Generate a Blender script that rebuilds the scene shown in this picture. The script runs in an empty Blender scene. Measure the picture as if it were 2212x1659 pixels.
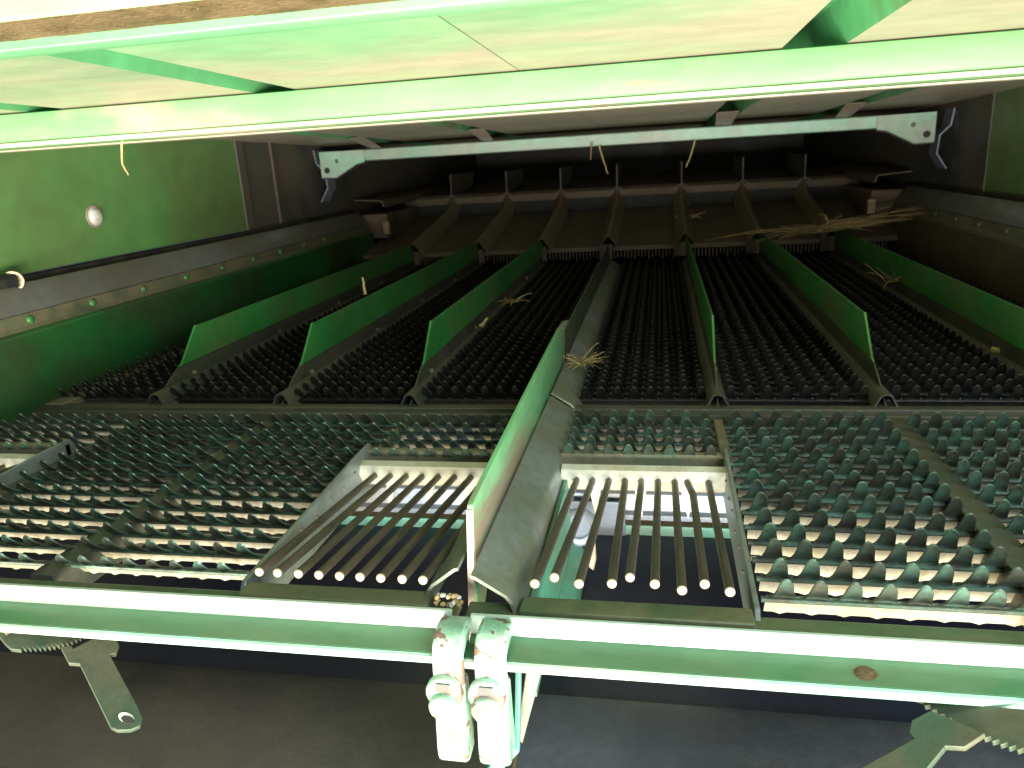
import bpy, bmesh, math, random
from mathutils import Vector, Matrix
random.seed(7)

# ------------------------------------------------------------------ scale and world frame
# Shapes are laid out in units of the camera's height over the sieve (1 unit = 0.32 m):
# x across the machine, y into the machine, z up, the camera at the origin.
S = 0.32
Z0 = 1.30
def W(p):
    return Vector((p[0]*S, p[1]*S, p[2]*S + Z0))

scene = bpy.context.scene
col = scene.collection

# ------------------------------------------------------------------ camera
cd = bpy.data.cameras.new('camera')
cam = bpy.data.objects.new('camera', cd)
col.objects.link(cam)
scene.camera = cam
cd.sensor_fit = 'HORIZONTAL'; cd.sensor_width = 36.0
cd.lens = 36.0*1627/2212
cd.clip_start = 0.01; cd.clip_end = 200
cd.dof.use_dof = True; cd.dof.focus_distance = 0.62; cd.dof.aperture_fstop = 14.0
R = ((0.98118596, -0.00216501, -0.1930529),
     (0.18397718, -0.29269097, 0.9383413),
     (-0.05853635, -0.95620464, -0.28678596))
m = Matrix(((R[0][0], -R[0][1], -R[0][2], 0), (R[1][0], -R[1][1], -R[1][2], 0),
            (R[2][0], -R[2][1], -R[2][2], 0), (0, 0, 0, 1)))
cam.matrix_world = Matrix.Translation(W((0, 0, 0))) @ m

# ------------------------------------------------------------------ daylight round the open rear of the machine
world = bpy.data.worlds.new('World'); scene.world = world
world.use_nodes = True
bg = world.node_tree.nodes['Background']
bg.inputs[0].default_value = (0.80, 0.92, 1.0, 1)
bg.inputs[1].default_value = 0.05

def area(name, loc, target, sx, sy, color, power):
    ld = bpy.data.lights.new(name, 'AREA')
    ld.shape = 'RECTANGLE'; ld.size = sx*S; ld.size_y = sy*S
    ld.color = color; ld.energy = power
    o = bpy.data.objects.new(name, ld); col.objects.link(o)
    o.location = W(loc)
    o.rotation_euler = (W(target)-W(loc)).to_track_quat('-Z', 'Y').to_euler()
    return o
area('sunlit_field_light', (-0.6, -1.5, -2.9), (-0.6, 2.2, -0.2), 13, 2.2, (1.0, 0.93, 0.78), 92)
area('rear_fill_light', (0.6, -3.6, -1.75), (-0.8, 4.0, 0.1), 7, 1.5, (1.0, 0.98, 0.88), 100)  # added fill for the beams, left wall and bar face
area('open_sky_light', (2.8, -1.4, 1.5), (0.9, 2.0, -1.0), 3.5, 2.4, (0.82, 0.93, 1.0), 23)

vs = scene.view_settings
vs.view_transform = 'Standard'; vs.look = 'None'; vs.gamma = 1.0; vs.exposure = 0.6
vs.use_curve_mapping = False
scene.render.engine = 'CYCLES'
scene.cycles.max_bounces = 8
scene.cycles.diffuse_bounces = 4

# ------------------------------------------------------------------ materials
def mat(name, base, rough=0.5, metal=0.0, dust=None, dust_amt=0.4, scale=18.0, bump=0.15,
        dust2=None, dust2_amt=0.2, stretch=(1, 1, 1), var=0.12, spec=0.5, chips=None, soft=0.14, reflect_grad=0.0):
    mt = bpy.data.materials.new(name); mt.use_nodes = True
    nt = mt.node_tree; N = nt.nodes; L = nt.links
    bs = N['Principled BSDF']
    bs.inputs['Metallic'].default_value = metal
    bs.inputs['Specular IOR Level'].default_value = spec
    tc = N.new('ShaderNodeTexCoord'); oi = N.new('ShaderNodeObjectInfo')
    mp = N.new('ShaderNodeMapping'); mp.inputs['Scale'].default_value = stretch
    add = N.new('ShaderNodeVectorMath'); add.operation = 'ADD'
    mulr = N.new('ShaderNodeVectorMath'); mulr.operation = 'SCALE'
    cmb = N.new('ShaderNodeCombineXYZ')
    for k in range(3): L.new(oi.outputs['Random'], cmb.inputs[k])
    L.new(cmb.outputs[0], mulr.inputs[0]); mulr.inputs['Scale'].default_value = 7.3
    L.new(tc.outputs['Object'], add.inputs[0]); L.new(mulr.outputs[0], add.inputs[1])
    L.new(add.outputs[0], mp.inputs['Vector'])
    def noise(sc, det=6.0, rgh=0.6, dist=0.0):
        n = N.new('ShaderNodeTexNoise'); n.inputs['Scale'].default_value = sc
        n.inputs['Detail'].default_value = det; n.inputs['Roughness'].default_value = rgh
        n.inputs['Distortion'].default_value = dist
        L.new(mp.outputs[0], n.inputs['Vector']); return n
    def ramp(src, a, b):
        r = N.new('ShaderNodeMapRange'); r.interpolation_type = 'SMOOTHSTEP'
        L.new(src, r.inputs['Value']); r.inputs['From Min'].default_value = a; r.inputs['From Max'].default_value = b
        return r.outputs[0]
    def mix(fac, a, b):
        x = N.new('ShaderNodeMix'); x.data_type = 'RGBA'
        if hasattr(fac, 'is_linked'): L.new(fac, x.inputs['Factor'])
        else: x.inputs['Factor'].default_value = fac
        for v, s in ((a, x.inputs[6]), (b, x.inputs[7])):
            if isinstance(v, tuple): s.default_value = (*v[:3], 1)
            else: L.new(v, s)
        return x.outputs[2]
    big = noise(scale*0.35); mid = noise(scale, dist=0.4); fine = noise(scale*9, 3.0)
    dk = tuple(c*(1-var*1.6) for c in base); lt = tuple(min(1, c*(1+var*1.6)) for c in base)
    c = mix(ramp(big.outputs['Fac'], 0.35, 0.65), dk, lt)
    dsrc = mid.outputs['Fac']
    if reflect_grad:        # paints the bright ground's reflection into the dust colour, stronger towards the cross beam
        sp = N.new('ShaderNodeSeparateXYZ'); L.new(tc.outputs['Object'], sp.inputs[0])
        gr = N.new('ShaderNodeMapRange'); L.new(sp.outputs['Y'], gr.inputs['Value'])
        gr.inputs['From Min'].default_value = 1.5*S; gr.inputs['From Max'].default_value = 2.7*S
        gr.inputs['To Min'].default_value = -reflect_grad; gr.inputs['To Max'].default_value = reflect_grad
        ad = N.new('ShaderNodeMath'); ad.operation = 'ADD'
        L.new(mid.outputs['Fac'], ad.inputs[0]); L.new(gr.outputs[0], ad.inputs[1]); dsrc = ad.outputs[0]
    if dust:
        c = mix(ramp(dsrc, 0.62-dust_amt*0.45-soft, 0.62-dust_amt*0.45+soft), c, dust)
    if dust2:
        n2 = noise(scale*2.7, 8.0, 0.72, 1.2)
        c = mix(ramp(n2.outputs['Fac'], 0.68-dust2_amt*0.4, 0.74-dust2_amt*0.4), c, dust2)
    if chips:
        n3 = noise(scale*1.6, 4.0, 0.55, 0.6)
        c = mix(ramp(n3.outputs['Fac'], 0.575, 0.59), c, chips)
    spk = ramp(fine.outputs['Fac'], 0.3, 0.7)
    c = mix(spk, c, mix(0.14, c, (0.0, 0.0, 0.0)))
    L.new(c, bs.inputs['Base Color'])
    rr = N.new('ShaderNodeMapRange'); L.new(mid.outputs['Fac'], rr.inputs['Value'])
    rr.inputs['From Min'].default_value = 0.3; rr.inputs['From Max'].default_value = 0.7
    rr.inputs['To Min'].default_value = max(0.05, rough-0.12); rr.inputs['To Max'].default_value = min(1, rough+0.14)
    L.new(rr.outputs[0], bs.inputs['Roughness'])
    bp = N.new('ShaderNodeBump'); bp.inputs['Strength'].default_value = bump; bp.inputs['Distance'].default_value = 0.002
    L.new(fine.outputs['Fac'], bp.inputs['Height']); L.new(bp.outputs[0], bs.inputs['Normal'])
    return mt

DUST = (0.42, 0.33, 0.22)
M = {}
M['roof'] = mat('dusty_green_roof_paint', (0.12, 0.32, 0.15), 0.46, dust=(0.37, 0.33, 0.23), dust_amt=0.40, scale=3.2, stretch=(0.7, 1.15, 1), dust2=(0.44, 0.34, 0.24), dust2_amt=-0.02, soft=0.25, reflect_grad=0.22)  # dust patches, plus a painted reflection fading to cream towards the beam
M['green'] = mat('green_paint', (0.035, 0.20, 0.045), 0.40, dust=(0.11, 0.13, 0.05), dust_amt=0.06, scale=7, dust2=DUST, dust2_amt=0.02, soft=0.2)
M['railgreen'] = mat('deep_green_rail', (0.02, 0.125, 0.03), 0.4, dust=(0.04, 0.045, 0.02), dust_amt=0.2, scale=5, soft=0.2)
M['wall'] = mat('side_wall_green_paint', (0.11, 0.29, 0.085), 0.42, dust=(0.12, 0.12, 0.045), dust_amt=0.2, scale=2.2, soft=0.3)
M['bar'] = mat('green_bar_paint', (0.085, 0.235, 0.11), 0.16, dust=(0.13, 0.25, 0.13), dust_amt=0.15, scale=7, stretch=(0.4, 1, 1), spec=1.0, bump=0.04)  # plain green of the bar, used on its shelf
M['barface'] = mat('lit_pale_bar_face', (0.36, 0.50, 0.39), 0.22, dust=(0.42, 0.50, 0.38), dust_amt=0.2, scale=7, stretch=(0.4, 1, 1), spec=1.0, bump=0.05)  # bar green lightened: the bright reflection on the upright is painted in
M['groove'] = mat('clean_channel_green', (0.10, 0.36, 0.15), 0.4, dust=(0.15, 0.2, 0.08), dust_amt=0.1, scale=5)
M['beam'] = mat('beam_green_paint', (0.15, 0.36, 0.14), 0.55, dust=(0.45, 0.36, 0.26), dust_amt=0.02, scale=4, stretch=(0.5, 1.6, 1.6), dust2=(0.24, 0.155, 0.105), dust2_amt=0.19, soft=0.1)
M['pale'] = mat('pale_green_beam_paint', (0.27, 0.48, 0.36), 0.42, dust=(0.40, 0.42, 0.34), dust_amt=0.2, scale=6)
M['lipcream'] = mat('lit_cream_lip', (0.48, 0.47, 0.33), 0.5, dust=(0.36, 0.42, 0.27), dust_amt=0.2, scale=6)  # cream puts the light on the beam's lower lip into its paint
M['dirt'] = mat('caked_brown_dirt', (0.085, 0.062, 0.028), 0.95, dust=(0.14, 0.10, 0.05), dust_amt=0.35, scale=30, bump=1.0, dust2=(0.34, 0.27, 0.15), dust2_amt=0.10, spec=0.1)
M['zinc'] = mat('worn_zinc_slat', (0.34, 0.40, 0.35), 0.42, 0.55, dust=(0.17, 0.16, 0.11), dust_amt=0.28, scale=30, bump=0.25)
M['finger'] = mat('dull_green_finger_steel', (0.11, 0.205, 0.145), 0.36, 0.25, dust=(0.075, 0.08, 0.055), dust_amt=0.32, scale=30, bump=0.2)
M['blade'] = mat('lit_pale_blade', (0.47, 0.44, 0.33), 0.36, 0.35, dust=(0.33, 0.29, 0.19), dust_amt=0.25, scale=40, bump=0.2)  # paler than the fingers: light from below is put into the colour
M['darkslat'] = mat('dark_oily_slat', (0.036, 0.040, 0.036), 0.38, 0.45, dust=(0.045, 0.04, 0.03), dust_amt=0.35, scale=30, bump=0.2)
M['frame'] = mat('olive_dusty_frame', (0.10, 0.125, 0.075), 0.55, 0.2, dust=(0.20, 0.17, 0.10), dust_amt=0.3, scale=16, bump=0.3)
M['olive'] = mat('olive_green_board', (0.085, 0.135, 0.06), 0.5, 0.1, dust=(0.14, 0.14, 0.07), dust_amt=0.3, scale=14, bump=0.3)
M['mint'] = mat('mint_strip_paint', (0.17, 0.42, 0.32), 0.4, dust=(0.2, 0.32, 0.24), dust_amt=0.2, scale=12)
M['darkframe'] = mat('dark_olive_ledge', (0.06, 0.075, 0.05), 0.5, 0.2, dust=(0.09, 0.08, 0.055), dust_amt=0.3, scale=16, bump=0.3)
M['grey'] = mat('grey_folded_steel', (0.24, 0.27, 0.26), 0.45, 0.35, dust=(0.17, 0.19, 0.13), dust_amt=0.35, scale=9, bump=0.25)
M['rod'] = mat('brown_steel_rod', (0.085, 0.075, 0.05), 0.40, 0.4, dust=(0.11, 0.085, 0.055), dust_amt=0.25, scale=30)
M['bright'] = mat('bare_pale_steel', (0.72, 0.70, 0.58), 0.38, 0.25, dust=(0.55, 0.48, 0.33), dust_amt=0.2, scale=14)
M['steel'] = mat('blue_grey_steel', (0.24, 0.29, 0.37), 0.40, 0.4, dust=(0.2, 0.2, 0.2), dust_amt=0.25, scale=12)
M['teal'] = mat('teal_green_paint', (0.075, 0.28, 0.19), 0.38, dust=(0.12, 0.18, 0.10), dust_amt=0.15, scale=9)
M['rubber'] = mat('black_rubber', (0.026, 0.027, 0.032), 0.42, dust=(0.075, 0.068, 0.05), dust_amt=0.3, scale=5, dust2=(0.30, 0.30, 0.28), dust2_amt=-0.12, bump=0.3, soft=0.3)
M['navy'] = mat('navy_black_rubber', (0.018, 0.023, 0.050), 0.5, dust=(0.03, 0.032, 0.05), dust_amt=0.3, scale=6)  # black rubber with the blue of reflected sky in its colour
M['rubber_blue'] = mat('bluish_black_rubber', (0.042, 0.050, 0.068), 0.45, dust=(0.085, 0.092, 0.105), dust_amt=0.35, scale=7, dust2=(0.28, 0.30, 0.33), dust2_amt=0.03, bump=0.3, soft=0.3)  # same black rubber, tinted blue for the sky it reflects
M['plate'] = mat('scuffed_green_plate', (0.15, 0.40, 0.18), 0.36, dust=(0.30, 0.21, 0.14), dust_amt=0.17, scale=9, stretch=(1, 0.22, 1.6), soft=0.08, bump=0.2)
M['flap'] = mat('grey_rubber_flap', (0.15, 0.165, 0.165), 0.33, dust=(0.13, 0.12, 0.09), dust_amt=0.3, scale=7, soft=0.25)
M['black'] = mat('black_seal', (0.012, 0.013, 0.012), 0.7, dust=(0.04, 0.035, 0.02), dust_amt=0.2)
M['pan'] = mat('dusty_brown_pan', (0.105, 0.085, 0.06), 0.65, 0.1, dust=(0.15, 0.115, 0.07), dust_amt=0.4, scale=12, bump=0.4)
M['rib'] = mat('dusty_tan_rib', (0.17, 0.145, 0.10), 0.6, 0.1, dust=(0.22, 0.17, 0.10), dust_amt=0.4, scale=12, bump=0.3)
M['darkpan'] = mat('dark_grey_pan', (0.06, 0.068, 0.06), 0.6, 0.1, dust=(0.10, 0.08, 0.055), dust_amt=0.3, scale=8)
M['clamp'] = mat('chipped_pale_green_clamp', (0.24, 0.46, 0.30), 0.40, dust=(0.42, 0.50, 0.38), dust_amt=0.2, scale=30, chips=(0.16, 0.10, 0.07), bump=0.35)
M['plug'] = mat('white_plastic_plug', (0.75, 0.74, 0.68), 0.5, dust=(0.50, 0.46, 0.38), dust_amt=0.3, scale=40)
M['brass'] = mat('tan_tube_end', (0.34, 0.25, 0.13), 0.35, 0.4, dust=(0.35, 0.27, 0.16), dust_amt=0.3, scale=60)
M['straw'] = mat('dry_straw', (0.55, 0.42, 0.17), 0.6, dust=(0.40, 0.29, 0.12), dust_amt=0.4, scale=60, spec=0.3)
M['chaff'] = mat('brown_chaff', (0.36, 0.25, 0.11), 0.8, dust=(0.22, 0.15, 0.07), dust_amt=0.4, scale=60, spec=0.2)
M['edge'] = mat('bare_plate_edge', (0.44, 0.34, 0.28), 0.45, 0.2, dust=(0.40, 0.30, 0.22), dust_amt=0.3, scale=25)
M['ground'] = mat('dry_stubble_ground', (0.34, 0.27, 0.15), 0.9, dust=(0.22, 0.16, 0.09), dust_amt=0.4, scale=4, spec=0.1)
M['lever'] = mat('dark_green_lever', (0.045, 0.08, 0.05), 0.42, 0.15, dust=(0.085, 0.085, 0.05), dust_amt=0.3, scale=18)

# ------------------------------------------------------------------ object helpers
def thing(name, label, cat, base=(0, 0, 0), group=None, kind=None):
    o = bpy.data.objects.new(name, None); col.objects.link(o)
    o.empty_display_size = 0.02
    o.location = W(base)
    tag(o, label, cat, group, kind)
    return o
def tag(o, label=None, cat=None, group=None, kind=None):
    if label: o['label'] = label
    if cat: o['category'] = cat
    if group: o['group'] = group
    if kind: o['kind'] = kind
def adopt(o, parent):
    o.parent = parent
    p, mi = parent, Matrix.Identity(4)
    tot = Vector((0, 0, 0))
    while p is not None:
        tot += p.location if p.type == 'EMPTY' or p.location.length else Vector((0, 0, 0))
        p = p.parent
    o.matrix_parent_inverse = Matrix.Translation(-tot) if parent.parent is None else Matrix.Translation(-parent.location)
class MB:
    def __init__(s): s.v = []; s.f = []
    def add(s, vs, fs):
        n = len(s.v); s.v += [tuple(v) for v in vs]; s.f += [tuple(i+n for i in f) for f in fs]; return s
    def box(s, a, b):
        (x0, y0, z0), (x1, y1, z1) = a, b
        return s.add([(x0, y0, z0), (x1, y0, z0), (x1, y1, z0), (x0, y1, z0), (x0, y0, z1), (x1, y0, z1), (x1, y1, z1), (x0, y1, z1)],
                     [(3, 2, 1, 0), (4, 5, 6, 7), (0, 1, 5, 4), (1, 2, 6, 5), (2, 3, 7, 6), (3, 0, 4, 7)])
    def prism(s, loop, t):
        """closed 3-D loop pushed along the vector t"""
        n = len(loop); t = Vector(t)
        vs = [Vector(p) for p in loop] + [Vector(p)+t for p in loop]
        fs = [tuple(range(n))[::-1], tuple(range(n, 2*n))]
        fs += [(i, (i+1) % n, n+(i+1) % n, n+i) for i in range(n)]
        return s.add(vs, fs)
    def sheet(s, prof, th, axis, a, b, segs=1):
        """open polyline profile given thickness th and drawn from a to b along axis ('x': profile is (y,z); 'y': (x,z))"""
        P = [Vector(p) for p in prof]; n = len(P); off = []
        for i in range(n):
            d = Vector((0, 0))
            if i > 0: d += (P[i]-P[i-1]).normalized()
            if i < n-1: d += (P[i+1]-P[i]).normalized()
            d.normalize(); nn = Vector((-d.y, d.x))
            k = 1.0
            if 0 < i < n-1: k = 1/max(0.35, nn.dot(Vector((-(P[i+1]-P[i]).normalized().y, (P[i+1]-P[i]).normalized().x))))
            off.append(P[i]+nn*th*k)
        loop = P+off[::-1]
        rings = []
        for k in range(segs+1):
            c = a+(b-a)*k/segs
            rings.append([(c, p.x, p.y) if axis == 'x' else (p.x, c, p.y) for p in loop])
        vs = [v for r in rings for v in r]; m_ = len(loop); fs = []
        for k in range(segs):
            for i in range(m_):
                j = (i+1) % m_
                fs.append((k*m_+i, k*m_+j, (k+1)*m_+j, (k+1)*m_+i))
        for i in range(n-1):
            fs.append((i, i+1, m_-2-i, m_-1-i)); o_ = segs*m_
            fs.append((o_+m_-1-i, o_+m_-2-i, o_+i+1, o_+i))
        return s.add(vs, fs)
    def tube(s, pts, r, n=8, r2=None):
        P = [Vector(p) for p in pts]; rings = []
        for i, p in enumerate(P):
            d = (P[min(i+1, len(P)-1)]-P[max(i-1, 0)]).normalized()
            u = d.orthogonal().normalized() if i == 0 else (u-d*u.dot(d)).normalized()
            w = d.cross(u)
            rad = r if r2 is None else r+(r2-r)*i/(len(P)-1)
            rings.append([p+(u*math.cos(2*math.pi*k/n)+w*math.sin(2*math.pi*k/n))*rad for k in range(n)])
        vs = [v for q in rings for v in q]; fs = []
        for i in range(len(P)-1):
            for k in range(n):
                fs.append((i*n+k, i*n+(k+1) % n, (i+1)*n+(k+1) % n, (i+1)*n+k))
        fs.append(tuple(range(n))[::-1]); fs.append(tuple(range((len(P)-1)*n, len(P)*n)))
        return s.add(vs, fs)
    def lathe(s, c, axis, prof, n=20):
        """prof: (distance along axis, radius)"""
        ax = Vector(axis).normalized(); u = ax.orthogonal().normalized(); w = ax.cross(u); c = Vector(c); vs = []; fs = []
        for (d, r) in prof:
            for k in range(n):
                vs.append(c+ax*d+(u*math.cos(2*math.pi*k/n)+w*math.sin(2*math.pi*k/n))*r)
        for i in range(len(prof)-1):
            for k in range(n):
                fs.append((i*n+k, i*n+(k+1) % n, (i+1)*n+(k+1) % n, (i+1)*n+k))
        fs.append(tuple(range(n))[::-1]); fs.append(tuple(range((len(prof)-1)*n, len(prof)*n)))
        return s.add(vs, fs)
    def mesh(s, name, smooth=False, local=False):
        me = bpy.data.meshes.new(name)
        if local: vs = [(v[0]*S, v[1]*S, v[2]*S) for v in s.v]
        else: vs = [W(v) for v in s.v]
        me.from_pydata([tuple(v) for v in vs], [], s.f)
        bm = bmesh.new(); bm.from_mesh(me)
        bmesh.ops.recalc_face_normals(bm, faces=bm.faces); bm.to_mesh(me); bm.free()
        if smooth:
            me.polygons.foreach_set('use_smooth', [True]*len(me.polygons))
            me.set_sharp_from_angle(angle=math.radians(40))
        return me
    def build(s, name, material, parent=None, smooth=False, bevel=0.0, mats=None):
        me = s.mesh(name, smooth or bevel > 0)
        for m_ in (mats or [material]): me.materials.append(m_)
        o = bpy.data.objects.new(name, me); col.objects.link(o)
        if parent is not None: adopt(o, parent)
        if bevel:
            b = o.modifiers.new('bevel', 'BEVEL'); b.width = bevel*S; b.segments = 2; b.limit_method = 'ANGLE'; b.angle_limit = math.radians(35)
        return o
def link_mesh(name, me, loc, parent, scale=(1, 1, 1), rot=None):
    o = bpy.data.objects.new(name, me); col.objects.link(o)
    o.location = W(loc); o.scale = scale
    if rot: o.rotation_euler = rot
    adopt(o, parent)
    return o

XL, XR = -3.05, 2.20          # side walls
BX = [-2.90, -2.29, -1.66, -1.06, -0.455, 0.22, 0.84, 1.45, 2.06]   # sieve bays between the dividers
def ceil_z(y): return 0.30-0.02*(y-2.3)

# ================================================================== THE SETTING: shell of the machine
ceiling = thing('ceiling', 'green dust-coated sheet metal roof with raised channels over the sieve', 'roof', (-0.4, 4, 0.3), kind='structure')
gro = [(-2.48, -2.31), (-1.49, -1.32), (0.39, 0.59), (1.28, 1.46)]
y0c, y1c = 1.46, 13.0
def strip(x0, x1, name, seam=0.004):
    mb = MB(); th = 0.012
    z0, z1 = ceil_z(y0c), ceil_z(y1c)
    mb.add([(x0, y0c, z0), (x1, y0c, z0), (x1, y1c, z1), (x0, y1c, z1), (x0, y0c, z0+th), (x1, y0c, z0+th), (x1, y1c, z1+th), (x0, y1c, z1+th)],
           [(0, 1, 2, 3), (7, 6, 5, 4), (4, 5, 1, 0), (5, 6, 2, 1), (6, 7, 3, 2), (7, 4, 0, 3)])
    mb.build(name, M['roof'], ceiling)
xs = [XL-0.05, gro[0][0]]
edges = [XL-0.05]
for a, b in gro: edges += [a, b]
edges += [XR+0.05]
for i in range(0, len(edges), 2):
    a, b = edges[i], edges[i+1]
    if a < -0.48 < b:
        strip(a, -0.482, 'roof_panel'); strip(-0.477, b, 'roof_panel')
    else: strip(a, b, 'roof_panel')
for a, b in gro:
    mb = MB(); hh = 0.13; d = 0.035; prof = [(a, 0), (a+d, hh), (b-d, hh), (b, 0)]; th = 0.01
    v = []
    for y in (y0c, y1c):
        for (x, h) in prof: v.append((x, y, ceil_z(y)+h))
        for (x, h) in prof: v.append((x+(-th if x < (a+b)/2 else th), y, ceil_z(y)+h+th))
    f = []
    for i in range(3): f += [(i, i+1, 8+i+1, 8+i), (4+i, 8+4+i, 8+4+i+1, 4+i+1)]
    mb.add(v, f).build('roof_channel', M['groove'], ceiling)
    # folded closing tab of each channel just behind the pale cross member
    c = (a+b)/2
    MB().add([(a+.02, 6.05, ceil_z(6)-.0), (b-.02, 6.05, ceil_z(6)-.0), (b-.04, 6.45, ceil_z(6)-.075), (a+.04, 6.45, ceil_z(6)-.075),
              (a+.02, 6.06, ceil_z(6)+.008), (b-.02, 6.06, ceil_z(6)+.008), (b-.04, 6.46, ceil_z(6)-.067), (a+.04, 6.46, ceil_z(6)-.067)],
             [(0, 1, 2, 3), (7, 6, 5, 4), (0, 4, 5, 1), (2, 6, 7, 3), (1, 5, 6, 2), (3, 7, 4, 0)]).build('channel_tab', M['edge'], ceiling)

wl = thing('wall_left', 'green painted left side sheet of the machine', 'side panel', (XL, 5, -0.4), kind='structure')
MB().box((XL-0.02, 2.2, -0.40), (XL, 5.35, 0.42)).build('panel', M['wall'], wl)
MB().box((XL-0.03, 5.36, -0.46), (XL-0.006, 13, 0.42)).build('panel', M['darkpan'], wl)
MB().box((XL-0.006, 5.30, -0.40), (XL+0.012, 5.40, 0.42)).build('lap_strip', M['darkpan'], wl, bevel=0.003)
MB().box((XL-0.006, 5.83, -0.40), (XL+0.010, 5.86, 0.42)).build('seam_ridge', M['darkpan'], wl)
MB().lathe((XL+0.0, 3.73, -0.172), (1, 0, 0), [(0, 0.05), (0.008, 0.05), (0.012, 0.041), (0.022, 0.039), (0.026, 0.03)]).build('round_plug', M['plug'], wl, smooth=True)
MB().lathe((XL+0.0, 3.73, -0.172), (1, 0, 0), [(0, 0.060), (0.006, 0.060), (0.007, 0.052)]).build('plug_rim', M['edge'], wl, smooth=True)
wr = thing('wall_right', 'dark dusty right side sheet of the machine', 'side panel', (XR, 5, -0.5), kind='structure')
MB().box((XR, 2.2, -0.50), (XR+0.02, 5.9, 0.42)).build('panel', M['wall'], wr)
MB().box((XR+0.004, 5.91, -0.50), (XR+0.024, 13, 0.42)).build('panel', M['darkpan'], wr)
MB().box((XR-0.008, 5.88, -0.5), (XR+0.004, 5.93, 0.42)).build('seam_ridge', M['darkpan'], wr)
fw = MB().box((XL-.15, 13.0, -2.6), (XR+.15, 13.03, 0.6)).build('wall_far', M['darkpan']); tag(fw, 'dark far end of the threshing space', 'end wall', kind='structure')
gd = MB().box((-30, -30, -Z0/S-.05), (30, 40, -Z0/S)).build('ground', M['ground']); tag(gd, 'dry stubble ground under the machine', 'ground', kind='structure')
# outer skirts keep daylight out of the lower half of the shoe
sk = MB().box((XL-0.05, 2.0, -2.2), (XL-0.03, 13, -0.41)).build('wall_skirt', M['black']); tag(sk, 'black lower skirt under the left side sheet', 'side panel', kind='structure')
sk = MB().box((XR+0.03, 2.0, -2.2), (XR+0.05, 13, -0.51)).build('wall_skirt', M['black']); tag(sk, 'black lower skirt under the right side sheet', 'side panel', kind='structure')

# ================================================================== cross members under the roof
b0 = thing('cross_beam', 'nearest roof cross beam with brown caked dirt on its underside', 'beam', (-0.4, 1.3, 0.26), group='roof cross beams')
MB().sheet([(1.19, 0.62), (1.19, 0.272), (1.196, 0.266)], 0.02, 'x', XL, XR).build('web', M['beam'], b0, bevel=0.004)
mb = MB(); n = 90
top = []
for i in range(n+1):
    x = XL+(XR-XL)*i/n
    for j, y in enumerate((1.205, 1.25, 1.30, 1.35, 1.398)):
        top.append((x, y, 0.278+0.004*math.sin(j*1.1+0.4)+(random.uniform(-.005, .004) if 0 < j < 4 else 0)))
fs = [(i*5+j, (i+1)*5+j, (i+1)*5+j+1, i*5+j+1) for i in range(n) for j in range(4)]
mb.add(top, fs).build('dirt_crust', M['dirt'], b0, smooth=True)
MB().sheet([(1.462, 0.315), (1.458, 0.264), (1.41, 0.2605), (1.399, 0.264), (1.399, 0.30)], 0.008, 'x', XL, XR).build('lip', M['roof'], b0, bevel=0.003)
b1 = thing('cross_beam', 'green rust-stained roof cross beam crossing the whole picture', 'beam', (-0.4, 2.76, 0.155), group='roof cross beams')
MB().sheet([(2.86, 0.286), (2.782, 0.288), (2.765, 0.283), (2.76, 0.270), (2.76, 0.193), (2.765, 0.177), (2.782, 0.163), (2.84, 0.157), (2.92, 0.156)], 0.012, 'x', XL, XR).build('channel', M['beam'], b1, smooth=True)
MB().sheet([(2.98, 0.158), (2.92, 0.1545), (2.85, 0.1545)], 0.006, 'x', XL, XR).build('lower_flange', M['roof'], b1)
MB().box((XL, 2.752, .1585), (XR, 2.768, .1765)).build('pale_lip', M['lipcream'], b1, bevel=.004)
b2 = thing('cross_beam', 'pale green far cross beam with an angled bracket at each end', 'beam', (-0.4, 6.55, 0.05), group='roof cross beams')
MB().sheet([(6.66, 0.148), (6.56, 0.148), (6.55, 0.140), (6.55, 0.058), (6.60, 0.050)], 0.014, 'x', -2.93, 2.04).build('channel', M['pale'], b2, bevel=0.004)
for sgn, xe in ((1, -2.96), (-1, 2.06)):
    lp = [(xe, 6.535, 0.150), (xe+sgn*0.42, 6.535, 0.145), (xe+sgn*0.42, 6.535, 0.045), (xe+sgn*0.34, 6.535, 0.03), (xe+sgn*0.14, 6.535, -0.075), (xe, 6.535, -0.07)]
    br = MB().prism(lp, (0, 0.012, 0)).build('bracket', M['pale'], b2, bevel=0.003)
    MB().sheet([(xe+sgn*0.42, 0.042), (xe+sgn*0.34, 0.027), (xe+sgn*0.14, -0.078), (xe, -0.073)], 0.006*sgn, 'y', 6.535, 6.64).build('flange', M['darkpan'], br)
    MB().lathe((xe+sgn*0.06, 6.53, -0.01), (0, 1, 0), [(0, .026), (.006, .026)]).build('bolt_hole', M['black'], br)
    MB().lathe((xe+sgn*0.16, 6.528, 0.065), (0, 1, 0), [(0, .012), (.008, .02), (.01, .02)], 6).build('bolt', M['frame'], br)
# side hangers holding the far beam
for sgn, xe, lab in ((1, XL, 'left'), (-1, XR, 'right')):
    h = MB().sheet([(xe+sgn*0.005, 0.17), (xe+sgn*0.02, 0.05), (xe+sgn*0.09, -0.02), (xe+sgn*0.10, -0.16), (xe+sgn*0.02, -0.28)], 0.012, 'y', 6.6, 6.78).build('hanger_plate', M['steel'])
    tag(h, 'bent grey hanger plate on the %s side sheet by the pale far beam' % lab, 'hanger', group='beam hangers')

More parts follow.
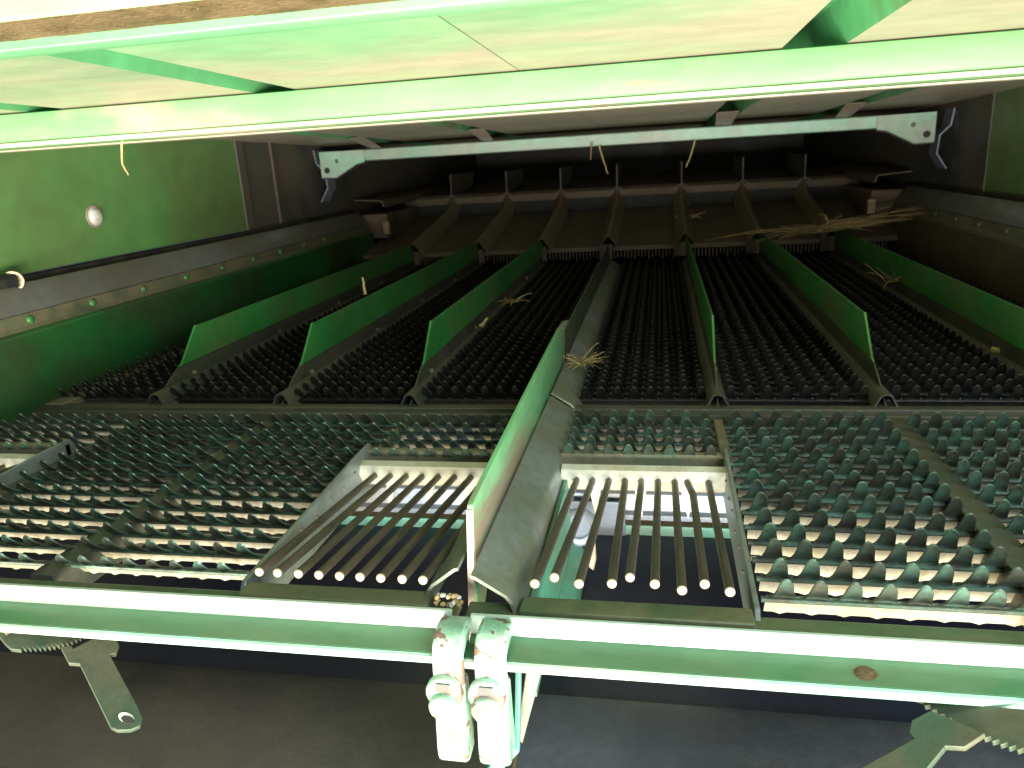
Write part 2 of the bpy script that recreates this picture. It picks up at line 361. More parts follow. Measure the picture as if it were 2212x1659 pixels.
# ================================================================== side rails of the shoe
def side_rail(sgn, xw, lab, web='railgreen', riv='green'):
    t = thing('shoe_side_rail', lab, 'side rail', (xw, 4.5, -0.95), group='shoe side rails')
    X = lambda d: xw+sgn*d
    yb = 7.3
    MB().sheet([(X(.02), -.41), (X(.035), -.47), (X(.06), -.50)], 0.01*sgn, 'y', 2.2, yb).build('black_seal', M['black'], t)
    MB().sheet([(X(.05), -.448), (X(.075), -.442), (X(.115), -.475), (X(.15), -.53), (X(.165), -.556)], 0.010*sgn, 'y', 2.2, yb, 40).build('rubber_flap', M['flap'], t, smooth=True)
    MB().sheet([(X(.163), -.558), (X(.175), -.612), (X(.19), -.630)], 0.008*sgn, 'y', 2.2, yb).build('retaining_strip', M['frame'], t)
    MB().sheet([(X(.165), -.62), (X(.205), -.645), (X(.205), -.80), (X(.20), -.93), (X(.15), -1.02)], 0.012*sgn, 'y', 2.2, yb).build('rail_web', M[web], t, bevel=.004)
    for k in range(10):
        y = 2.55+k*0.41
        MB().lathe((X(.172), y, -.588), (sgn, 0, 0.25), [(-.005, .021), (.006, .021), (.014, .016), (.018, .007)], 10).build('rivet', M[riv], t, smooth=True)
    MB().box((min(X(.14), X(.28)), 2.92, -1.02), (max(X(.14), X(.28)), 6.9, -.985)).build('sieve_ledge', M['frame'], t, bevel=.004)
side_rail(1, XL, 'left green shoe rail with grey rubber flap and round rivets')
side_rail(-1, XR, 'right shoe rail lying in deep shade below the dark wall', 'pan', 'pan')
tu = thing('rubber_tube', 'open end of a tan tube at the left edge above the rubber flap', 'tube', (-2.99, 3.02, -.46))
MB().tube([(-3.02, 2.7, -.415), (-2.985, 3.03, -.415)], 0.040, 14).build('tube_wall', M['black'], tu, smooth=True)
MB().lathe((-2.98, 3.03, -.415), (.55, -.8, 0.05), [(-.01, .040), (0.008, .048), (.016, .046), (.016, .036), (-.004, .030)], 18).build('end_ring', M['brass'], tu, smooth=True)

# ================================================================== slats with frog-ear fingers
PITCH = 0.069; NT = 8; SW = PITCH*NT
def slat_mesh(name, fm, bm_, tooth=0.092, low=0.062):
    mb = MB(); th = 0.005
    # position on the strip: s > 0 finger, s < 0 hanging blade
    def place(x, s, t):
        if s >= 0:
            a = math.radians(34)+s/tooth*math.radians(20)
            y, z = -s*math.cos(a), s*math.sin(a)
        else:
            a = math.radians(74); y, z = -s*math.cos(a), s*math.sin(a)
        return (x, y+t*math.sin(a), z+t*math.cos(a))
    us = [-1, -.94, -.84, -.73, -.63, -.55, -.50, -.46, -.38, -.26, -.13, 0, .13, .26, .38, .46, .50, .55, .63, .73, .84, .94]
    Sx = []
    for k in range(NT):
        for u in us: Sx.append(((k+.5+u/2)*PITCH, abs(u)))
    Sx.append((NT*PITCH, 1.0))
    def hgt(u):
        if u < .50: return 1-.30*(1-math.sqrt(max(0, 1-(u/.50)**2)))
        return max(0.05, .70*(max(0, 1-(u-.50)/.46))**1.6)
    fr = [-1, -0.55, -0.12, 0, 0.34, 0.68, 1.0]
    nx = len(Sx)-1
    for side in (0, 1):
        for (x, u) in Sx:
            g = hgt(u)
            for f in fr:
                s_ = f*low if f <= 0 else f*tooth*g
                rib = 0.005*max(0, 1-u*2.2)*(1 if f < -0.2 else 0)
                cup = 0.017*(1-min(1, u/.7)**2)*max(0, f)
                mb.v.append(place(x, s_, cup-rib+(th if side else 0)))
    k = len(fr); off = (nx+1)*k; mi = []
    for i in range(nx):
        for j in range(k-1):
            a = i*k+j
            mb.f.append((a, a+1, a+k+1, a+k)); mb.f.append((off+a, off+a+k, off+a+k+1, off+a+1)); mi += [int(j < 2)]*2
        for j in (0, k-1):
            a = i*k+j
            mb.f.append((a, a+k, off+a+k, off+a)); mi.append(int(j == 0))
    for i in (0, nx):
        for j in range(k-1):
            a = i*k+j; mb.f.append((a, a+1, off+a+1, off+a)); mi.append(int(j < 2))
    n0 = len(mb.f)
    mb.tube([(-0.01, -0.001, -0.006), (SW+0.01, -0.001, -0.006)], 0.0075, 8)
    mi += [0]*(len(mb.f)-n0)
    me = mb.mesh(name, smooth=True, local=True)
    me.materials.append(M[fm]); me.materials.append(M[bm_])
    me.polygons.foreach_set('material_index', mi)
    return me
slat_me = slat_mesh('slat', 'finger', 'blade')
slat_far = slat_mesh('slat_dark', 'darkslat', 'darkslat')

def tilt_z(y):      # line of the finger roots of the near extension
    return -1.018-0.012*(y-1.62)/1.19
NEAR_ROWS = [1.620+0.0915*k for k in range(14)]
FAR_ROWS = [3.055+0.0815*k for k in range(47)]
GRATE = {0, 3, 4}           # bays whose near half is an open finger grate
def put_slats(parent, bays, rows, near):
    for b in bays:
        x0, x1 = BX[b]+0.022, BX[b+1]-0.022
        if b == 3: x1 -= 0.03
        if b == 4: x0 += 0.09
        for y in rows:
            if near and b in GRATE and y < 2.44: continue
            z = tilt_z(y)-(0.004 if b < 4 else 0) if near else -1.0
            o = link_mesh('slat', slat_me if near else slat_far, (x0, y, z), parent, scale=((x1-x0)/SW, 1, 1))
            o.rotation_euler = (random.uniform(-.05, .05)+((0.36 if b < 4 else 0.14) if near else 0.26), 0, random.uniform(-.002, .002))

def rail(parent, x, ya, yb, za, zb, w=0.03, h=0.06, m='frame', name='frame_rail'):
    mb = MB()
    mb.add([(x-w/2, ya, za-h), (x+w/2, ya, za-h), (x+w/2, ya, za), (x-w/2, ya, za), (x-w/2, yb, zb-h), (x+w/2, yb, zb-h), (x+w/2, yb, zb), (x-w/2, yb, zb)],
           [(0, 1, 2, 3), (7, 6, 5, 4), (0, 4, 5, 1), (1, 5, 6, 2), (2, 6, 7, 3), (3, 7, 4, 0)])
    return mb.build(name, M[m], parent, bevel=.003)

def sieve(bays, lab, xs_rails):
    t = thing('chaffer_sieve', lab, 'sieve', ((BX[bays[0]]+BX[bays[-1]+1])/2, 4.9, -1.08), group='main sieves behind the ledge')
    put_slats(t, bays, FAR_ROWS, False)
    MB().box((BX[bays[0]], 2.895, -1.05), (BX[bays[-1]+1]-.004, 2.945, -0.990)).build('end_board', M['darkframe'], t, bevel=.004)
    MB().box((BX[bays[0]], 2.86, -1.060), (BX[bays[-1]+1]-.004, 2.893, -1.004)).build('end_angle', M['darkframe'], t, bevel=.003)
    for x in xs_rails: rail(t, x, 2.95, 6.95, -1.005, -1.005, 0.036, 0.08)
    return t
sieve([0, 1, 2, 3], 'left half of the dark main sieve beyond the cross ledge', [BX[0]+.012, BX[1], BX[2], BX[3]])
sieve([4, 5, 6, 7], 'right half of the dark main sieve beyond the raised finger rows', [BX[5], BX[6], BX[7], BX[8]-.012])

def extension(bays, lab, rails):
    t = thing('sieve_extension', lab, 'sieve', ((BX[bays[0]]+BX[bays[-1]+1])/2, 2.2, -1.15), group='near sieve extensions')
    put_slats(t, bays, NEAR_ROWS, True)
    za, zb = (-1.030, -1.045) if bays[0] == 0 else (-1.005, -1.018)
    for x, w in rails: rail(t, x, 1.55, 2.86, za+.012, zb+.012, w, 0.10, 'darkframe')
    for x in (BX[3], BX[5]):
        if bays[0] <= BX.index(x) <= bays[-1]: rail(t, x, 2.465, 2.858, zb+.01, zb, 0.034, 0.10)
    MB().box((BX[bays[0]], 1.468, -1.045), (BX[bays[-1]+1]-.02, 1.546, -1.022 if bays[0] else -1.030)).build('rear_board', M['olive'], t, bevel=.006)
    for b in bays:
        if b not in GRATE:
            MB().box((BX[b]+.03, 1.98, -1.130), (BX[b+1]-.03, 2.88, -1.115)).build('added_light_baffle', M['black'], t)  # black sheet added to keep light off the back rows' blades
    return t
extension([0, 1, 2, 3], 'left near sieve extension with pale light showing between its slats', [(BX[1], .05), (BX[2]-.01, .075)])
extension([4, 5, 6, 7], 'right near sieve extension with bluish-green upright fingers', [(BX[6]+.01, .075), (BX[7], .05)])

lf = MB().box((XL-.02, 2.90, -1.30), (XR+.02, 13, -1.28)).build('light_block_sheet', M['black']); tag(lf, 'black sheet added under the main sieve slats to block light', 'light blocker')  # unseen sheet added to stop light rising under the main sieve
# ================================================================== finger grates
def grate(name_lab, xa, xb, rod_x, y_end, plate_left, plate_right, bend=None, group='finger grates'):
    t = thing('finger_grate', name_lab, 'grate', ((xa+xb)/2, 1.95, -1.1), group=group)
    MB().box((xa, 2.405, -1.05), (xb, 2.435, -0.985)).build('cap_strip', M['frame'], t, bevel=.004)
    cb = MB().sheet([(2.36, -1.006), (2.325, -1.012), (2.31, -1.042), (2.335, -1.085), (2.36, -1.10)], 0.012, 'x', xa+.012, xb-.012).build('cross_bar', M['bright'], t)
    for k in range(3):
        x = xa+(xb-xa)*(0.22+0.27*k)
        MB().prism([(x-.02, 2.34, -1.085), (x+.02, 2.34, -1.085), (x+.012, 2.31, -1.125), (x+.004, 2.29, -1.165), (x-.008, 2.31, -1.13)], (0, .010, 0)).build('tongue', M['bright'], cb, bevel=.002)
    for i, (xn, xf) in enumerate(rod_x):
        ye = y_end[i]; zn = -0.948
        pts = []
        for k in range(7):
            f = k/6
            x = xf+(xn-xf)*f; y = 2.315+(ye-2.315)*f; z = -1.044+(zn+1.044)*f
            if bend and i in bend and k in (0,): x += bend[i]
            pts.append((x, y, z))
        r = MB().tube(pts, 0.0112, 12).build('rod', M['rod'], t, smooth=True)
        MB().lathe(pts[-1], (pts[-1][0]-pts[-2][0], pts[-1][1]-pts[-2][1], pts[-1][2]-pts[-2][2]), [(-.001, .0116), (.003, .0112), (.006, .008), (.0075, .003)], 12).build('rod_tip', M['edge'], r, smooth=True)
    for sgn, on, x in ((1, plate_left, xa), (-1, plate_right, xb)):
        if not on: continue
        lp = [(x, 1.52, -1.03), (x, 1.545, -1.0), (x, 2.30, -0.972), (x, 2.44, -0.972), (x, 2.46, -1.0), (x, 2.46, -1.13), (x, 1.62, -1.13)]
        p = MB().prism(lp, (sgn*0.014, 0, 0)).build('side_plate', M['grey'], t, bevel=.003)
        for k in range(6):
            MB().lathe((x+sgn*.014, 1.75+k*0.105, -1.03+.012*(k % 2)), (sgn, 0, 0), [(0, .006), (.006, .004)], 6).build('weld_spot', M['frame'], p)
    fz = -1.02
    MB().box((xa+.016, 1.49, fz-.08), (xb-.016, 1.552, fz+.014)).build('front_strip', M['olive'], t, bevel=.004)
    return t
lx_n = [-.98, -.931, -.875, -.821, -.767, -.714, -.661, -.607, -.555]
lx_f = [-.99+.0582*i for i in range(9)]
grate('left finger grate with nine even rods', BX[3], BX[4]-.075, list(zip(lx_n, lx_f)), [1.507]*9, True, False)
rx_n = [-.287, -.245, -.185, -.110, -.070, -.013, .047, .098, .151]
rx_f = [-.275+.0535*i for i in range(9)]
grate('right finger grate with nine uneven rods', BX[4]+.115, BX[5], list(zip(rx_n, rx_f)), [1.516, 1.546, 1.525, 1.532, 1.562, 1.539, 1.519, 1.549, 1.522], False, True, bend={7: -0.014})
ox = [BX[0]+.08+.058*i for i in range(9)]
grate('finger grate cut off by the left edge of the picture', BX[0]+.02, BX[1]-.03, list(zip(ox, ox)), [1.51]*9, False, True)

# ================================================================== dividers on the main sieve
def divider(x, lab, top=-0.71, lean=0.0):
    t = thing('divider', lab, 'divider', (x, 4.8, -1.0), group='green dividers on the main sieve')
    prof = [(3.14, -0.872), (3.17, -0.86), (3.33, top+.004), (3.36, top), (6.75, top-.01), (6.85, top-.05), (6.85, -0.872), (3.185, -0.872)]
    MB().prism([(x+lean*(z+1), y, z) for y, z in prof], (0.010, 0, 0)).build('fin', M['green'], t, bevel=.0025)
    MB().prism([(x+.002, y, z) for y, z in [(2.93, -.99), (3.08, -.90), (3.135, -.875), (6.85, -.875), (6.85, -.95), (3.2, -.95)]], (.006, 0, 0)).build('lower_web', M['darkframe'], t)
    MB().sheet([(x-.034, -.995), (x-.012, -.952), (x-.002, -.946), (x+.012, -.946), (x+.022, -.952), (x+.044, -.995)], 0.007, 'y', 2.93, 6.9).build('base_flange', M['darkframe'], t, smooth=True)
    for k in range(4):
        MB().lathe((x+.008, 3.25+k*.9, -.93), (1, 0, .2), [(0, .014), (.012, .012), (.016, .005)], 8).build('rivet', M['frame'], t, smooth=True)
    return t
divider(BX[1], 'green divider fin nearest the left shoe rail')
divider(BX[2], 'second green divider fin from the left shoe rail')
divider(BX[3], 'green divider fin just left of the tall centre plate')
divider(BX[5], 'narrow-looking green divider fin just right of the centre plate')
divider(BX[6], 'broad green divider fin ending above the right finger rows')
divider(BX[7], 'green divider fin cut by the right edge of the picture')

cp = thing('centre_plate', 'tall green centre plate with a bare pinkish end edge', 'divider', (BX[4], 2.6, -1.05))
prof = [(1.535, -1.15), (1.60, -1.15), (1.75, -1.03), (3.6, -1.0), (3.75, -.93), (3.72, -.80), (3.55, -.768), (3.33, -.757), (2.6, -.772), (1.640, -.797), (1.618, -.803), (1.612, -.815), (1.585, -1.06)]
MB().prism([(BX[4]-.008, y, z) for y, z in prof], (0.0155, 0, 0)).build('plate', M['plate'], cp, bevel=.002)
MB().prism([(BX[4]-.0085, 1.612, -.812), (BX[4]+.0080, 1.612, -.812), (BX[4]+.0080, 1.534, -1.15), (BX[4]-.0085, 1.534, -1.15)], (0, -.0025, -.0008)).build('bare_edge', M['edge'], cp)
dr = thing('divider', 'grey-green far centre divider fin running on behind the tall plate', 'divider', (BX[4], 5.2, -1.0), group='green dividers on the main sieve')
MB().prism([(BX[4]+.008, y, z) for y, z in [(3.35, -.95), (3.45, -.80), (3.6, -.79), (6.8, -.775), (6.85, -.95)]], (.008, 0, 0)).build('fin', M['lever'], dr, bevel=.002)

def cover(ya, yb, lab, m):
    t = thing('folded_cover', lab, 'cover', (BX[4], (ya+yb)/2, -1.03), group='folded covers along the centre plate')
    MB().sheet([(-.435, -.925), (-.425, -.928), (-.352, -.975), (-.340, -.992), (-.318, -1.06)], -0.008, 'y', ya, yb).build('right_wing', M[m], t, smooth=True)
    MB().sheet([(-.475, -.925), (-.485, -.928), (-.545, -.975), (-.557, -.992), (-.570, -1.06)], 0.008, 'y', ya+.03, yb).build('left_wing', M[m], t, smooth=True)
    return t
cover(1.50, 2.86, 'grey folded cover between the tall plate and the right rod grate', 'grey')
cover(2.90, 6.85, 'long dusty folded cover beside the far centre divider', 'grey')
gs = MB().box((-.318, 1.56, -1.30), (-.306, 2.35, -1.045)).build('green_skirt', M['teal']); tag(gs, 'narrow green skirt plate below the grey cover', 'plate')

# ================================================================== rear bar, clamps and levers
def bar(xa, xb, lab, dz=0.0):
    t = thing('rear_bar', lab, 'bar', ((xa+xb)/2, 1.42, -1.1), group='rear bars of the shoe')
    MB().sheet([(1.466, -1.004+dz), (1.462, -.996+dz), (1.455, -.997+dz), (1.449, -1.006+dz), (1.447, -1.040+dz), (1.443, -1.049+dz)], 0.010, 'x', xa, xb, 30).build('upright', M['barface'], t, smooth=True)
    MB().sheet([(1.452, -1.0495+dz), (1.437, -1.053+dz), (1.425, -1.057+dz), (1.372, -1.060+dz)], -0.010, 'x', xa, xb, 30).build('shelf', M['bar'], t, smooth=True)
    MB().sheet([(1.380, -1.0685+dz), (1.3675, -1.0685+dz), (1.3665, -1.057+dz), (1.371, -1.0545+dz)], 0.004, 'x', xa, xb).build('lip', M['pale'], t, smooth=True)  # paler than the shelf, for the light on its front edge
    for k in range(int((xb-xa)/.5)):
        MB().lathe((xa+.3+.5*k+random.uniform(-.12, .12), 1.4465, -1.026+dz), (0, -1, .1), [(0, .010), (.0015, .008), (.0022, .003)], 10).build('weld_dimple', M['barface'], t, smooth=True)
    return t
bar(-3.0, BX[4]-.02, 'left rear bar, bright pale green, carrying the left toothed lever', 0.004)
bar(BX[4]+.025, 2.15, 'right rear bar, bright pale green, with a brown smudge', -0.004)

def clamp(xc, w, lab):
    t = thing('bar_clamp', lab, 'clamp', (xc, 1.36, -1.32), group='pale clamps at the middle of the bar')
    prof = [(1.452, -1.0), (1.43, -.994), (1.405, -.992), (1.375, -.998), (1.352, -1.018), (1.343, -1.045), (1.334, -1.14), (1.318, -1.26), (1.320, -1.292), (1.334, -1.304),
            (1.385, -1.298), (1.392, -1.24), (1.385, -1.10), (1.362, -1.085), (1.362, -1.045), (1.40, -1.035), (1.435, -1.03)]
    MB().prism([(xc-w/2, y, z) for y, z in prof], (w, 0, 0)).build('strap', M['clamp'], t, bevel=.009)
    MB().lathe((xc-.008, 1.342, -1.118), (0, -1, -.02), [(0, .042), (.014, .042), (.018, .039), (.019, .02)], 28).build('washer', M['clamp'], t, smooth=True)
    s_ = 0.016; zc = -1.098; yf = 1.3185
    MB().prism([(xc-.010-s_, yf, zc-.009), (xc-.012+s_, yf, zc-.009), (xc-.006+s_, yf, zc+.011), (xc-.006-s_, yf, zc+.011)], (0, .004, 0)).build('square_hole', M['rubber'], t)
    MB().lathe((xc-.010, 1.325, -1.144), (0, -1, .0), [(0, .032), (.012, .032), (.018, .028), (.020, .012)], 20).build('bolt_head', M['clamp'], t, smooth=True)
    return t
clamp(-.460, .072, 'left one of the two chipped pale clamps on the bar')
clamp(-.364, .072, 'right one of the two chipped pale clamps on the bar')
bp = thing('clamp_bracket', 'thin green bracket plate and grey stop behind the right clamp', 'bracket', (-.33, 1.42, -1.4))
MB().prism([(-.318, 1.40, -1.06), (-.306, 1.40, -1.06), (-.318, 1.37, -1.30), (-.412, 1.37, -1.42), (-.424, 1.37, -1.40), (-.330, 1.385, -1.26)], (0, .02, 0)).build('plate', M['teal'], bp, bevel=.003)
MB().prism([(-.300, 1.45, -1.10), (-.272, 1.45, -1.10), (-.268, 1.45, -1.13), (-.325, 1.44, -1.34), (-.34, 1.44, -1.32)], (0, .03, 0)).build('stop', M['grey'], bp, bevel=.003)
MB().box((-.46, 1.34, -1.46), (-.36, 1.40, -1.40)).build('foot', M['teal'], bp, bevel=.012)

def zig(pts_a, pts_b, n, depth):
    """toothed edge between two points of a plate outline"""
    a, b = Vector(pts_a), Vector(pts_b); d = (b-a); nn = Vector((d.y, -d.x)).normalized(); out = []
    for i in range(n):
        bow = math.sin(math.pi*(i+.5)/n)*0.018
        out.append(a+d*(i/n)+nn*bow); out.append(a+d*((i+.55)/n)+nn*(bow+depth))
    return [tuple(p) for p in out]
def plate3(pts, y, n, through, th=0.015):
    """flat plate of the given outline lying in the plane with normal n through a point"""
    n = Vector(n).normalized(); c = n.dot(Vector(through)); out = []
    for x, z in pts:
        p = Vector((x, y, z)); out.append(p*(c/n.dot(p)))
    return MB().prism(out, -n*th)

t = thing('toothed_lever', 'left toothed adjusting lever hanging below the bar', 'lever', (-1.45, 1.40, -1.40), group='toothed adjusting levers')
nL = (.34, -.30, .89); cL = (-1.55, 1.424, -1.10); cH = (-1.545, 1.419, -1.088)
q = [(-1.74, -1.085), (-1.705, -1.150)] + [(-1.69, -1.166)] + zig((-1.66, -1.166), (-1.41, -1.090), 17, -0.010) + [(-1.40, -1.075)]
plate3(q, 1.424, nL, cL).build('toothed_quadrant', M['lever'], t, bevel=.0015)
hd = [(-1.408, -1.092), (-1.372, -1.084), (-1.356, -1.128), (-1.372, -1.156), (-1.392, -1.160), (-1.347, -1.310), (-1.338, -1.350), (-1.352, -1.378), (-1.385, -1.395), (-1.425, -1.400), (-1.444, -1.392), (-1.489, -1.196), (-1.522, -1.196), (-1.534, -1.148), (-1.50, -1.140), (-1.496, -1.150), (-1.41, -1.105)]
h = plate3(hd, 1.424, nL, cH).build('handle', M['lever'], t, bevel=.0015)
eye = [(-1.388+.024*math.cos(a*.3927), -1.356+.017*math.sin(a*.3927)) for a in range(16)]
plate3(eye, 1.424, nL, (cH[0], cH[1], cH[2]+.0015), .004).build('eye_rim', M['bright'], h)  # pale disc painted as the lit inner edge of the eye
eye = [(-1.385+.020*math.cos(a*.3927), -1.362+.013*math.sin(a*.3927)) for a in range(16)]
plate3(eye, 1.424, nL, (cH[0], cH[1], cH[2]+.0027), .004).build('eye_hole', M['rubber'], h)
MB().tube([(-1.63, 1.37, -1.075), (-1.61, 1.385, -1.068), (-1.595, 1.40, -1.060)], .007, 8).build('pin', M['dirt'], t)
t = thing('toothed_lever', 'right toothed adjusting lever cut by the bottom right corner', 'lever', (.55, 1.34, -1.3), group='toothed adjusting levers')
nR = (-.30, -.28, .91); cR = (.6, 1.37, -1.08); cG = (.6, 1.365, -1.065)
q = [(.488, -1.066)] + zig((.508, -1.070), (.78, -1.185), 18, 0.010) + [(.86, -1.19), (.86, -1.085)]
plate3(q, 1.362, nR, cR).build('toothed_quadrant', M['lever'], t, bevel=.0015)
hd = [(.520, -1.085), (.488, -1.112), (.486, -1.140), (.497, -1.155), (.30, -1.33), (.40, -1.36), (.523, -1.233), (.555, -1.167), (.589, -1.166), (.622, -1.129), (.60, -1.120)]
h = plate3(hd, 1.352, nR, cG).build('handle', M['lever'], t, bevel=.0015)


# ================================================================== pan and gear below the grates
def pan(xa, xb, lab, mm='rubber'):
    t = thing('lower_pan', lab, 'pan', ((xa+xb)/2, 1.9, -1.55), group='black lower pans')
    MB().sheet([(1.10, -1.625), (1.4, -1.568), (1.78, -1.505), (1.80, -1.507), (1.81, -1.53)], 0.012, 'x', xa, xb, 12).build('apron', M[mm], t, smooth=True)
    MB().sheet([(1.815, -1.60), (2.0, -1.575), (2.3, -1.530), (2.80, -1.505)], 0.012, 'x', xa, xb, 12).build('floor_sheet', M['navy'], t, smooth=True)
    return t
pan(XL, -.385, 'black lower pan left of the clamps')
pan(-.375, XR, 'bluish black lower pan right of the clamps', 'rubber_blue')
sb = thing('support_beam', 'blue grey support beam with a teal strip seen through the rods', 'beam', (-.4, 2.85, -1.5))
MB().sheet([(2.80, -1.43), (2.80, -1.415), (2.82, -1.405), (2.83, -1.335), (2.86, -1.315)], 0.012, 'x', XL, XR).build('channel', M['steel'], sb, bevel=.003)
MB().box((XL, 2.785, -1.512), (XR, 2.800, -1.452)).build('mint_strip', M['mint'], sb, bevel=.003)
MB().box((-.36, 2.775, -1.515), (-.14, 2.788, -1.345)).build('mount_plate', M['steel'], sb, bevel=.003)
wc = thing('wing_clamp', 'round clamp with a wing screw behind the right rods', 'clamp', (-.27, 2.2, -1.4))
MB().lathe((-.30, 2.55, -1.345), (.1, -.8, .55), [(0, .072), (.018, .072), (.026, .064), (.028, .045), (.020, .042), (.020, .01)], 24).build('cap', M['steel'], wc, smooth=True)
MB().prism([(-.265, 2.48, -1.37), (-.235, 2.48, -1.37), (-.232, 2.47, -1.43), (-.242, 2.46, -1.475), (-.262, 2.46, -1.46), (-.268, 2.47, -1.42)], (0, .012, 0)).build('wing', M['edge'], wc, bevel=.004)
MB().sheet([(-.352, -1.40), (-.325, -1.385), (-.290, -1.42), (-.285, -1.50)], .010, 'y', 1.95, 2.52).build('strut', M['teal'], wc, bevel=.004)

# ================================================================== stepped grain pan in the dark
gp = thing('grain_pan', 'dusty stepped grain pan at the dark far end of the sieve', 'pan', (-.4, 8, -.85))
MB().sheet([(6.99, -.865), (7.0, -.835), (7.03, -.825), (8.34, -.605)], .012, 'x', XL+.2, XR-.2, 30).build('first_step', M['pan'], gp, smooth=True)
MB().sheet([(8.46, -.66), (8.462, -.465)], .01, 'x', XL+.2, XR-.2).build('riser', M['black'], gp)  # black sheet painted in for the dark slot between the steps
MB().sheet([(8.45, -.462), (8.452, -.40), (8.50, -.375), (12.9, -.36)], .012, 'x', XL+.2, XR-.2, 2).build('second_step', M['pan'], gp)
cm = MB()
for k in range(150):
    x = XL+.3+k*(XR-XL-.6)/149
    cm.box((x-.005, 6.97, -.93+random.uniform(-.02, .02)), (x+.005, 6.985, -.866))
o = cm.build('comb_fingers', M['pan'], gp); o['kind'] = 'stuff'
for x in [XL+.1]+BX[1:8]:
    for k, xx in enumerate((x-.24, x+.26)):
        pass
labs = ['far rib in line with the first divider from the left', 'far rib in line with the second divider from the left', 'far rib in line with the third divider from the left',
        'far rib in line with the tall centre plate', 'far rib in line with the first divider right of centre', 'far rib in line with the broad right divider', 'far rib half hidden by the straw tuft']
for x, lab in zip(BX[1:8], labs):
    t = thing('pan_rib', lab, 'rib', (x, 7.7, -.8), group='folded ribs on the grain pan')
    mb = MB()
    path = [(6.86, -.715), (8.25, -.505), (8.42, -.40)]
    hw, hd = .085, .10
    rings = []
    for (y, z) in path: rings.append([(x-hw, y+.02, z-hd), (x-.012, y, z), (x+.012, y, z), (x+hw, y+.02, z-hd)])
    rings2 = [[(a, b+.004, c-.010) for a, b, c in r] for r in rings]
    v = [p for r in rings for p in r]+[p for r in rings2 for p in r]; f = []
    for i in range(2):
        for j in range(3):
            f.append((i*4+j, i*4+j+1, i*4+j+5, i*4+j+4)); f.append((12+i*4+j, 12+i*4+j+4, 12+i*4+j+5, 12+i*4+j+1))
    for j in range(3): f.append((j, j+1, 13+j, 12+j))
    mb.add(v, f).build('folded_strip', M['rib'], t, bevel=.003)
    MB().box((x-.09, 6.955, -.93), (x+.03, 6.975, -.80)).build('foot_tab', M['pan'], t, bevel=.004)
    MB().prism([(x, 8.40, -.41), (x, 8.40, -.135), (x, 9.5, -.135), (x, 9.5, -.37)], (.012, 0, 0)).build('upright_fin', M['darkpan'], t)
    MB().sheet([(x-.06, -.40), (x, -.365), (x+.012, -.365), (x+.07, -.40)], .008, 'y', 8.38, 9.5).build('fin_foot', M['rib'], t)
for sgn, xw, lab in ((1, XL, 'left'), (-1, XR, 'right')):
    t = thing('pan_side_box', 'dark boxed %s side of the grain pan' % lab, 'side box', (xw, 8, -.9), group='grain pan side boxes')
    X = lambda d: xw+sgn*d
    MB().box((min(X(.0), X(.36)), 7.35, -.70), (max(X(.0), X(.36)), 9.6, -.46)).build('box', M['pan'], t, bevel=.01)
    MB().sheet([(X(.02), -.32), (X(.30), -.34), (X(.32), -.40)], .01*sgn, 'y', 7.4, 10).build('ledge', M['pan'], t)
    MB().box((min(X(.33), X(.40)), 7.28, -.66), (max(X(.33), X(.40)), 7.34, -.53)).build('pale_block', M['brass'], t, bevel=.006)

# ================================================================== straw and chaff left in the machine
def straw(pts, lab, r=.006, group='stray straws', mm='straw', name='straw'):
    P = [Vector(p) for p in pts]; out = []
    for i in range(len(P)-1):
        for k in range(4):
            out.append(P[i].lerp(P[i+1], k/4)+Vector((random.uniform(-1, 1), 0, random.uniform(-1, 1)))*r*.5)
    out.append(P[-1])
    o = MB().tube(out, r, 6, r*.6).build(name, M[mm], smooth=True); tag(o, lab, 'straw', group); return o
def tuft(c, n, L, lab, flat=.4, dirx=None, r=.005, mm='straw'):
    t = thing('straw_tuft', lab, 'straw', c, group='straw tufts')
    for k in range(n):
        a = random.uniform(0, 6.28); l = L*random.uniform(.4, 1)
        d = Vector((math.cos(a), math.sin(a)*.7, random.uniform(-flat*.3, flat)))
        if dirx: d = Vector(dirx)*random.choice((1, -1, 1))+d*random.choice((.35, .6, 1.1))
        p0 = Vector(c)+Vector((random.uniform(-1, 1), random.uniform(-1, 1), random.uniform(0, .4)))*L*.18
        p1 = p0+d*l*.5; p2 = p0+d*l+Vector((0, 0, random.uniform(-.12, .05)))*l
        p1 = p1+Vector((random.uniform(-1, 1), random.uniform(-1, 1), random.uniform(-.3, 1)))*l*.10
        MB().tube([p0, p0.lerp(p1, .5)+Vector((0, 0, .02*l)), p1, p1.lerp(p2, .5)+Vector((0, 0, .015*l)), p2], r*random.uniform(.5, 1), 5, r*.3).build('stem', M[mm] if k % 3 else M['chaff'], t, smooth=True)
    return t
straw([(-2.13, 2.85, .158), (-2.15, 2.85, .07), (-2.13, 2.85, .025)], 'wispy straw hanging from the green cross beam on the left', .0045)
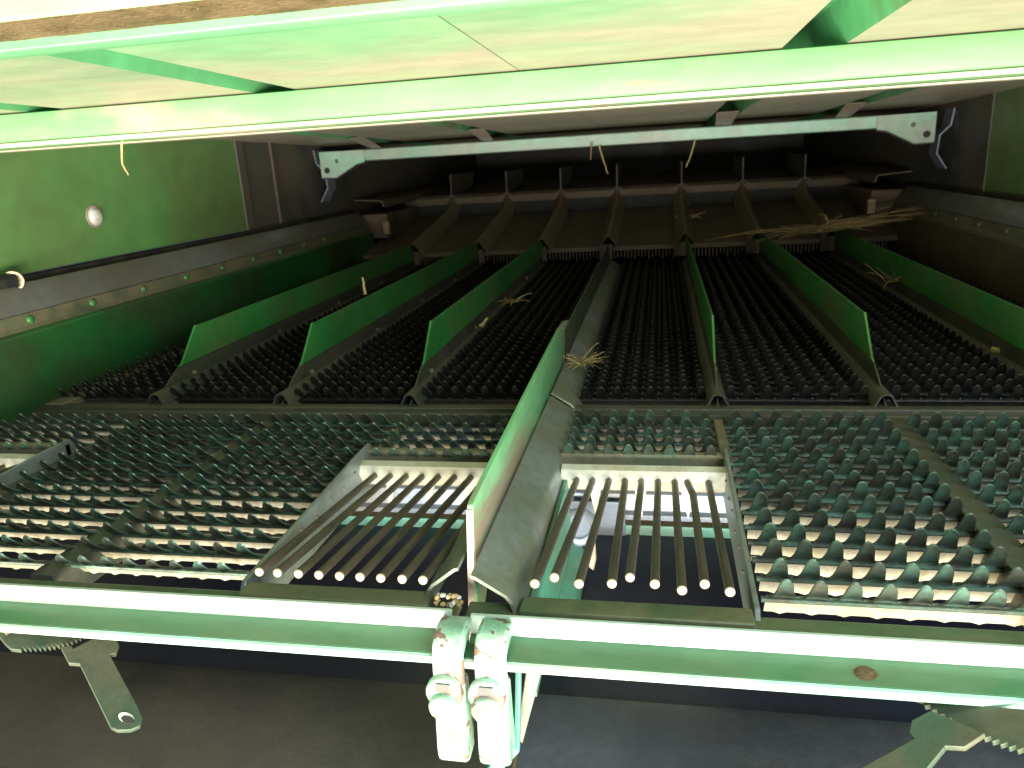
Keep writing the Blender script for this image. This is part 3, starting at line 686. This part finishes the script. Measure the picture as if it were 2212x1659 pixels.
straw([(-.55, 6.5, .09), (-.56, 6.5, -.05)], 'short dark straw hanging beside a pale one from the far beam', .008, mm='chaff')
straw([(-.49, 6.5, .06), (-.46, 6.5, -.05), (-.42, 6.5, -.17)], 'pale straw hanging from the middle of the far beam', .007)
straw([(.28, 6.5, .06), (.25, 6.5, -.05), (.21, 6.5, -.15)], 'pale straw slanting down from the far beam right of centre', .007)
straw([(-1.66, 4.05, -.70), (-1.665, 4.05, -.60)], 'upright straw stuck on the second divider from the left', .008)
tuft((-.345, 3.35, -.93), 30, .15, 'small straw tuft beside the end of the tall centre plate', .7, r=.0035)
tuft((1.30, 6.5, -.71), 95, .46, 'large straw bundle caught where the rightmost divider meets the grain pan', .25, dirx=(.8, -.1, .14), r=.0065)
tuft((1.42, 5.0, -.88), 14, .24, 'straw wisps lying against the rightmost divider', .8, r=.005)
tuft((-.93, 4.8, -.90), 9, .16, 'straw wisps beside the divider left of the centre plate', .4, r=.006)
tuft((.30, 7.7, -.66), 12, .20, 'pale chaff clump on the far grain pan', .5, r=.012)
straw([(1.44, 3.55, -.93), (1.52, 3.45, -.95), (1.60, 3.30, -.96)], 'curled pale husk on the right main sieve', .014, group='husks')
straw([(-.98, 4.05, -.90), (-.965, 3.95, -.87), (-.94, 4.0, -.84)], 'curled green-gold leaf beside the divider left of centre', .010, group='husks')
cobb = thing('cob_piece', 'pale broken cob piece lying left of the tall plate on the bar', 'cob', (-.49, 1.50, -1.0))
for k in range(26):
    a = random.uniform(0, 6.28); d = random.uniform(-.03, .03)
    p = Vector((-.495+d, 1.50+.012*math.cos(a), -.994+.010*math.sin(a)))
    MB().lathe(p, (random.uniform(-1, 1), -1, random.uniform(-.3, 1)), [(-.006, .003), (0, .006), (.006, .0045), (.009, .001)], 6).build('kernel', M['straw'] if k % 4 else M['plug'], cobb, smooth=True)
sm = MB().lathe((.415, 1.402, -1.060), (0.1, -.25, 1), [(-.004, .032), (.004, .029), (.009, .020), (.011, .008)], 18).build('mud_smudge', M['dirt'], smooth=True); tag(sm, 'brown lump of mud stuck on the right rear bar', 'mud')
